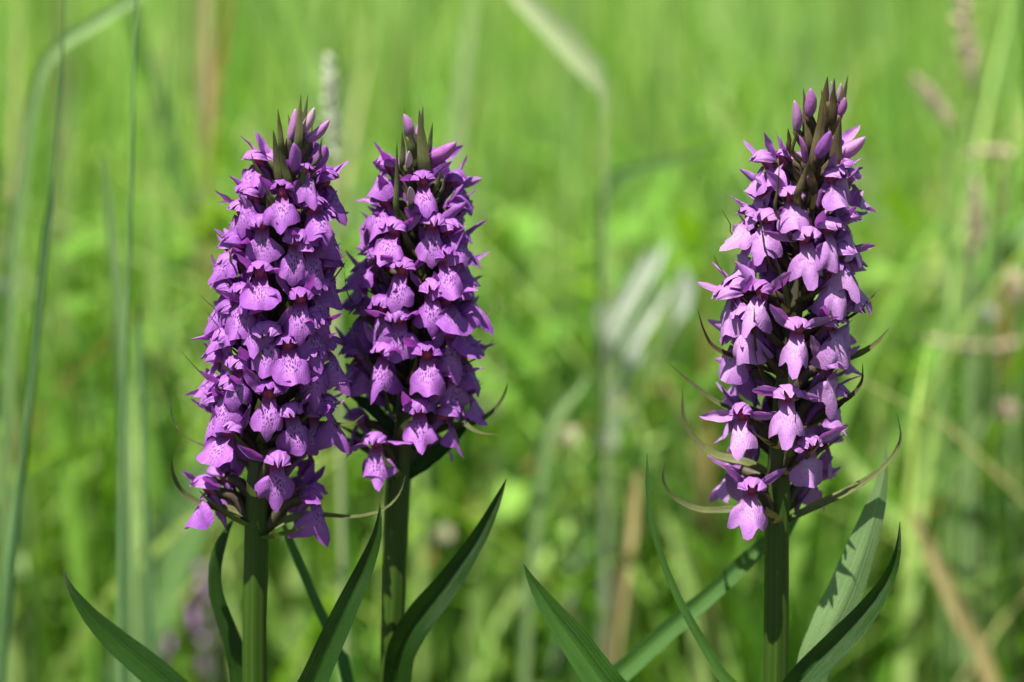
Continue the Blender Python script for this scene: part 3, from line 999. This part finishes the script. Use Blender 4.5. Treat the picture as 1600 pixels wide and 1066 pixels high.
# blurred plants behind
B = 'blurred grasses behind the orchids'
grass_thing('grass_plant', 'blurred pale blade bent over sharply at a kink, above the tall thin stems', 'grass',
            [[(235, -20, 14), (170, 25, 18), (110, 60, 20), (72, 92, 20), (52, 160, 18), (36, 270, 18), (22, 380, 18), (12, 560, 18), (6, 800, 18)]], 0.19, M_PALE2)
grass_thing('grass_plant', 'broad blurred pale blade slanting down to a dark upright stem', 'grass',
            [[(780, -40, 30), (826, 10, 36), (880, 65, 40), (918, 106, 40), (938, 134, 26), (946, 170, 6), (946, 320, 5), (945, 460, 5), (948, 700, 5)]], 0.22, M_PALE)
grass_thing('grass_plant', 'blurred thin blade leaning sideways from the dark upright stem', 'grass',
            [[(1130, 228, 6), (1060, 250, 14), (1000, 266, 16), (955, 282, 18), (942, 330, 16), (938, 450, 16), (934, 700, 16)]], 0.27, M_BLADE)
grass_thing('grass_plant', 'blurred pale grass spike rising behind the fuller violet orchid', 'grass',
            [[(516, 130, 8), (522, 300, 9), (528, 520, 10), (534, 800, 11), (538, 1000, 12)]], 0.17, M_PALE, stem=True,
            seed_head=([(513, 88, 14), (516, 130, 28), (519, 180, 32), (524, 245, 18)], M_CREAM2, 60, 0.75))
grass_thing('silvery_plant', 'blurred silvery white plant with broad glinting leaves between the violet and pinkish orchids', 'plant',
            [[(1040, 380, 3), (1030, 402, 18), (1008, 436, 26), (980, 480, 26), (962, 530, 16), (952, 590, 4), (946, 800, 3)],
             [(1012, 392, 3), (1002, 420, 18), (982, 455, 24), (960, 495, 24), (950, 540, 14), (948, 600, 4), (947, 800, 3)],
             [(1052, 440, 3), (1034, 470, 14), (1008, 510, 20), (982, 550, 16), (962, 610, 4), (948, 800, 3)],
             [(1068, 415, 4), (1074, 440, 24), (1066, 480, 24), (1050, 515, 4), (960, 700, 3)],
             [(938, 470, 4), (942, 500, 26), (946, 545, 24), (950, 590, 4), (950, 760, 3)],
             [(1000, 520, 4), (992, 550, 26), (978, 580, 18), (966, 625, 4), (952, 780, 3)]], 0.27, M_WHITE, part='leaf')  # near-white base colour on every leaf
grass_thing('grass_plant', 'blurred grey-green stalk bent at an elbow between the violet and pinkish orchids', 'grass',
            [[(918, 585, 8), (892, 618, 20), (862, 648, 26), (848, 700, 24), (838, 780, 24), (828, 880, 20), (818, 1000, 20)]], 0.22, M_PALE2)
grass_thing('dry_stalk', 'blurred orange-tan dry stalk leaning beside the pale leaf of the pinkish orchid', 'dry stalk',
            [[(1425, 795, 8), (1445, 840, 22), (1475, 905, 26), (1508, 975, 28), (1545, 1050, 28)]], 0.20, M_STRAW)
grass_thing('dry_stalk', 'blurred pinkish tan dry stalk standing behind the narrow arching blade', 'dry stalk',
            [[(996, 735, 8), (988, 800, 22), (976, 880, 26), (964, 960, 26), (955, 1040, 26)]], 0.22, M_STRAW)
grass_thing('dry_stalk', 'blurred straw-coloured upright stalk above the fuller violet orchid', 'dry stalk',
            [[(318, -30, 18), (316, 60, 22), (318, 140, 24), (318, 200, 14), (314, 260, 5), (312, 500, 5), (310, 800, 5)]], 0.34, M_STRAW)
grass_thing('dry_stalk', 'blurred rusty brown stalk next to the straw-coloured one', 'dry stalk',
            [[(362, -30, 6), (352, 50, 10), (342, 110, 12), (334, 180, 8), (330, 320, 4), (330, 600, 4), (330, 800, 4)]], 0.30, M_RUST)
grass_thing('broad_leaf', 'blurred broad light green leaf fanning up behind the fuller violet orchid', 'leaf',
            [[(352, 690, 8), (330, 740, 60), (300, 810, 90), (262, 900, 90), (225, 1000, 80), (200, 1060, 70)]], 0.24, M_LEAFP)
for x, hs, lab in (
        (1513, [(1498, -30, 20), (1506, 40, 34), (1514, 95, 36), (1520, 140, 16)], 'blurred pinkish tan seed head, tallest of the grasses behind the pinkish orchid'),
        (1522, [(1520, 285, 18), (1524, 325, 40), (1524, 370, 40), (1520, 410, 18)], 'blurred tan plume-shaped seed head under a small sideways one'),
        (1552, [(1512, 244, 14), (1535, 240, 28), (1562, 240, 28), (1580, 246, 12)], 'blurred small tan seed head lying sideways above the plume-shaped one'),
        (1478, [(1428, 120, 12), (1446, 145, 28), (1466, 172, 28), (1486, 196, 12)], 'blurred faint tan seed head nodding beside the tallest one'),
        (1500, [(1452, 532, 14), (1500, 542, 28), (1550, 546, 28), (1610, 534, 20)], 'blurred long brownish seed head lying across the grass stems'),
        (1585, [(1582, 425, 16), (1590, 455, 34), (1592, 480, 16)], 'blurred small rosy seed head behind the long brownish one')):
    top = hs[-1]
    grass_thing('seed_grass', lab, 'grass', [[(top[0], top[1] - 4, 8), (top[0] + (x - top[0]) * 0.3, top[1] + 60, 9), (x, top[1] + 220, 10), (x, max(top[1] + 420, 760), 12)]],
                0.27, M_PALE2, stem=True, group='blurred seeding grasses behind the pinkish orchid', seed_head=(hs, M_SEED, 42, 0.75))


def bloom(label, x, y, r, mat, Y):
    """a small round flower head on a thin stalk"""
    c = P(x, y, Y)
    e = bpy.data.objects.new('small_flower', None)
    COL.objects.link(e)
    e.location = (c.x + 0.004, Y, 0)
    tag(e, label, 'flower', 'small blurred meadow flowers')
    rg = random.Random(hash_str(label))
    h = c.z
    link('stem', tube(MB(), [(0, 0, -0.004, 0.0009), (0.002, 0, h * 0.5, 0.0008), (-0.004, 0, h, 0.0007)], n=10, m=6).mesh('stem', M_BLADE), e)
    mb = MB()
    rr = pxw(r, Y)
    for i in range(34):
        z = 1 - 1.7 * (i + 0.5) / 34
        a = i * 2.39996
        d = Vector((math.cos(a) * math.sqrt(max(0, 1 - z * z)), math.sin(a) * math.sqrt(max(0, 1 - z * z)), z))
        p = Vector((-0.004, 0, h))
        q = [(*(p + d * rr * 0.15), rr * 0.1), (*(p + d * rr * 0.6), rr * 0.32), (*(p + d * rr * rg.uniform(0.9, 1.1)), rr * 0.12)]
        ribbon(mb, q, (d.y, -d.x, 0.5), n=4, m=1, cup=0.3)
    link('flower_head', mb.mesh('flower_head', mat), e)


bloom('small blurred cream flower head near the elbow-bent stalk', 884, 682, 20, M_CREAM, 0.26)
bloom('small blurred pale flower head below the silvery plant', 946, 690, 19, M_WHITE, 0.27)
bloom('small blurred rosy white flower head low among the seeding grasses', 1570, 642, 22, M_ROSE, 0.24)
bloom('small blurred white flower head under the long brownish seed head', 1541, 490, 17, M_WHITE, 0.26)
bloom('small blurred white flower head beyond the outermost tall grass stem', 4, 448, 14, M_WHITE, 0.24)
bloom('small blurred pale flower head between the violet orchid leaf and the elbow-bent stalk', 690, 835, 18, M_CREAM, 0.27)


def broad_blades():
    rg = random.Random(78)
    kinds = [(M_BLADE, 'blurred broad dark green grass blade in the meadow behind the orchids', 6), (M_PALE2, 'blurred broad light green grass blade in the meadow behind the orchids', 16),
             (M_PALE, 'blurred broad yellowish pale grass blade in the meadow behind the orchids', 8)]
    for mt, lab, n in kinds:
        for i in range(n):
            y = rg.uniform(0.36, 0.62)
            x = rg.uniform(-1, 1) * (0.19 * (y + DIST) + 0.02)
            h = rg.uniform(0.18, 0.40)
            a = rg.uniform(0, 6.283)
            fl = h * rg.uniform(0.02, 0.35)
            wd = rg.uniform(5, 11) * MM
            e = bpy.data.objects.new('grass_plant', None)
            COL.objects.link(e)
            e.location = (x, y, 0)
            tag(e, lab, 'grass', lab.split(' in the')[0] + 's')
            dx, dy = math.cos(a) * fl, math.sin(a) * fl
            path = [(dx * s * s, dy * s * s, h * s * (1 - 0.1 * s * fl / h) - 0.004, wd * np.interp(s, [0, 0.3, 0.7, 1], [0.7, 1, 0.8, 0.05])) for s in (0, 0.2, 0.4, 0.6, 0.8, 0.92, 1.0)]
            link('blade', ribbon(MB(), path, (rg.uniform(-1, 1), -0.8, 0.2), n=16, m=1, cup=-0.4, fold=True, twist=rg.uniform(-1.2, 1.2)).mesh('blade', mt), e)


broad_blades()

# a further orchid, far out of focus
def far_orchid():
    Y = 0.30
    b = P(305, 1050, Y)
    e = bpy.data.objects.new('orchid', None)
    COL.objects.link(e)
    e.location = (b.x, Y, 0)
    tag(e, 'small blurred purple orchid deep in the grass below the fuller violet orchid', 'orchid')
    t = P(292, 865, Y)
    h = t.z
    dx = t.x - b.x
    link('stem', tube(MB(), [(0, 0, -0.004, 0.003), (dx * 0.5, 0, h * 0.5, 0.0025), (dx, 0, h, 0.001)], n=14, m=8).mesh('stem', M_STEM), e)
    rg = random.Random(5)
    for i in range(26):
        s = i / 25
        a = i * 2.4
        z = h * (0.30 + 0.68 * s)
        r = (0.010 - 0.005 * s)
        M = Matrix.Translation((dx * z / h + math.sin(a) * r, -math.cos(a) * r, z)) @ Matrix.Rotation(a, 4, 'Z') @ Matrix.Scale(0.85, 4)
        mb = MB()
        tube(mb, [(0, 0, 0, 0.0012), (0, 0.005, -0.003, 0.0013), (0, r * 1.15, -0.006, 0.0008)], n=5, m=6)
        f = link('flower', mb.mesh('flower', M_OV), e, M)
        link('hood', KIT_P['hoods'][i % 6], f)
        lp = link('lip', KIT_P['lips']['lobed'][i % 3], f)
        lp.location = (0, -0.0013, -0.0007)


far_orchid()


# ------------------------------------------------------------------ meadow (uncountable)
def meadow(name, label, n, dmin, dmax, hmin, hmax, wmin, wmax, palette, seed, segs=6, density_pow=1.0, hfun=None, flop=0.5, side=0.34, x0=0.30):
    rg = np.random.default_rng(seed)
    d = dmin + (dmax - dmin) * rg.random(n) ** density_pow
    half = x0 + side * (d + DIST)
    x = (rg.random(n) * 2 - 1) * half
    # clumps
    x += 0.03 * np.sin(d * 23 + x * 17)
    h = hmin + (hmax - hmin) * rg.random(n) ** 1.3
    if hfun is not None:
        h = h * hfun(x, d)
    wd = wmin + (wmax - wmin) * rg.random(n) ** 1.6
    az = rg.random(n) * 2 * np.pi
    fl = flop * rg.random(n) ** 1.5
    face = az + rg.normal(0, 0.5, n) + np.pi / 2
    s = np.linspace(0, 1, segs + 1)[None, :]
    r = h[:, None] * fl[:, None] * s ** 2.0
    zz = h[:, None] * (s - 0.28 * fl[:, None] * s ** 2.4)
    cx = x[:, None] + r * np.cos(az)[:, None]
    cy = d[:, None] + r * np.sin(az)[:, None]
    ww = wd[:, None] * np.interp(s, [0, 0.25, 0.6, 0.85, 1], [0.75, 1, 0.8, 0.42, 0.03]) / 2
    sx, sy = np.cos(face)[:, None] * ww, np.sin(face)[:, None] * ww
    V = np.empty((n, segs + 1, 2, 3), dtype=np.float32)
    V[:, :, 0, 0], V[:, :, 0, 1], V[:, :, 0, 2] = cx - sx, cy - sy, zz
    V[:, :, 1, 0], V[:, :, 1, 1], V[:, :, 1, 2] = cx + sx, cy + sy, zz
    k = (np.arange(n) * (segs + 1) * 2)[:, None]
    i = np.arange(segs)[None, :] * 2
    F = np.stack([k + i, k + i + 1, k + i + 3, k + i + 2], axis=-1).reshape(-1, 4)
    pal = np.array([p[:3] for p in palette])
    wt = np.array([p[3] for p in palette], dtype=float)
    ci = rg.choice(len(palette), size=n, p=wt / wt.sum())
    # lighter and darker tufts; shade in the gaps between clumps is painted in too
    cl = 0.5 * np.sin(x * 61 + 2.3 * np.sin(d * 19)) + 0.5 * np.sin(x * 143 + 1.7 * np.sin(d * 37 + 1) + d * 11)
    c = pal[ci] * (0.75 + 0.5 * rg.random((n, 1))) * (1 + 0.20 * cl)[:, None]
    C = np.ones((n, segs + 1, 2, 4), dtype=np.float32)
    C[..., :3] = c[:, None, None, :]
    me = bpy.data.meshes.new(name)
    me.vertices.add(n * (segs + 1) * 2)
    me.vertices.foreach_set('co', V.ravel())
    me.loops.add(F.size)
    me.loops.foreach_set('vertex_index', F.astype(np.int32).ravel())
    me.polygons.add(len(F))
    me.polygons.foreach_set('loop_start', np.arange(0, F.size, 4, dtype=np.int32))
    me.polygons.foreach_set('use_smooth', np.ones(len(F), dtype=bool))
    me.update(calc_edges=True)
    at = me.attributes.new('Col', 'FLOAT_COLOR', 'POINT')
    at.data.foreach_set('color', C.ravel())
    me.materials.append(M_MEADOW)
    o = link(name, me)
    tag(o, label, 'grass', kind='stuff')
    return o


PAL = [(0.175, 0.375, 0.040, 5), (0.265, 0.485, 0.078, 4.2), (0.095, 0.265, 0.024, 2.4), (0.40, 0.57, 0.17, 3.0), (0.165, 0.38, 0.10, 1.3), (0.47, 0.47, 0.20, 0.9), (0.34, 0.23, 0.08, 0.22)]
meadow('grass', 'tall blurred green meadow grass behind the orchids', 9000, 0.26, 1.1, 0.14, 0.34, 0.0020, 0.0060, PAL, 1, flop=0.95)
meadow('grass', 'loose blurred broad-bladed grass just behind the orchids', 260, 0.26, 0.62, 0.12, 0.36, 0.0035, 0.0085, PAL, 15, segs=8, flop=0.45, side=0.2, x0=0.06)
meadow('grass', 'dense green meadow grass stretching away behind the tall blades', 34000, 0.7, 5.5, 0.16, 0.36, 0.0025, 0.0075, PAL, 2, density_pow=1.3, flop=1.0)
meadow('grass', 'low green sward round the feet of the orchids', 9000, -0.9, 0.5, 0.03, 0.085, 0.0015, 0.0040, PAL, 3, segs=4, side=0.25, x0=0.35, flop=1.0)


def herbs():
    """leafy ground cover between the grass stems"""
    rg = np.random.default_rng(9)
    n = 12000
    d = 0.30 + 2.4 * rg.random(n) ** 1.4
    x = (rg.random(n) * 2 - 1) * (0.25 + 0.30 * (d + DIST))
    z = 0.02 + 0.21 * rg.random(n) ** 1.2
    size = 0.006 + 0.010 * rg.random(n)
    az = rg.random(n) * 6.283
    tilt = rg.normal(0.25, 0.45, n)
    shape = np.array([(-1, 0, 0), (-0.45, 0.42, 0.06), (0.35, 0.40, 0.06), (1, 0, -0.1), (0.35, -0.40, 0.06), (-0.45, -0.42, 0.06), (-0.2, 0, -0.05), (0.3, 0, -0.06)])
    faces = [(0, 6, 1), (1, 6, 7, 2), (2, 7, 3), (3, 7, 4), (4, 7, 6, 5), (5, 6, 0)]
    P0 = shape[None] * size[:, None, None]
    ct, st = np.cos(tilt)[:, None], np.sin(tilt)[:, None]
    X = P0[:, :, 0] * ct - P0[:, :, 2] * st
    Z = P0[:, :, 0] * st + P0[:, :, 2] * ct
    Y = P0[:, :, 1]
    ca, sa = np.cos(az)[:, None], np.sin(az)[:, None]
    V = np.stack([x[:, None] + X * ca - Y * sa, d[:, None] + X * sa + Y * ca, z[:, None] + Z], axis=-1)
    fs = []
    for b in range(n):
        fs.extend([tuple(b * 8 + q for q in f) for f in faces])
    me = bpy.data.meshes.new('leafy_herbs')
    me.from_pydata(V.reshape(-1, 3).tolist(), [], fs)
    pal = np.array([(0.17, 0.37, 0.04), (0.24, 0.44, 0.07), (0.12, 0.29, 0.035), (0.33, 0.49, 0.14)])
    c = pal[rg.choice(4, n, p=[0.4, 0.3, 0.2, 0.1])]
    C = np.ones((n, 8, 4), dtype=np.float32)
    C[..., :3] = c[:, None, :]
    at = me.attributes.new('Col', 'FLOAT_COLOR', 'POINT')
    at.data.foreach_set('color', C.ravel())
    me.polygons.foreach_set('use_smooth', np.ones(len(me.polygons), dtype=bool))
    me.materials.append(M_MEADOW)
    tag(link('leafy_herbs', me), 'small green herb leaves filling the meadow floor between the grasses', 'ground cover', kind='stuff')


herbs()
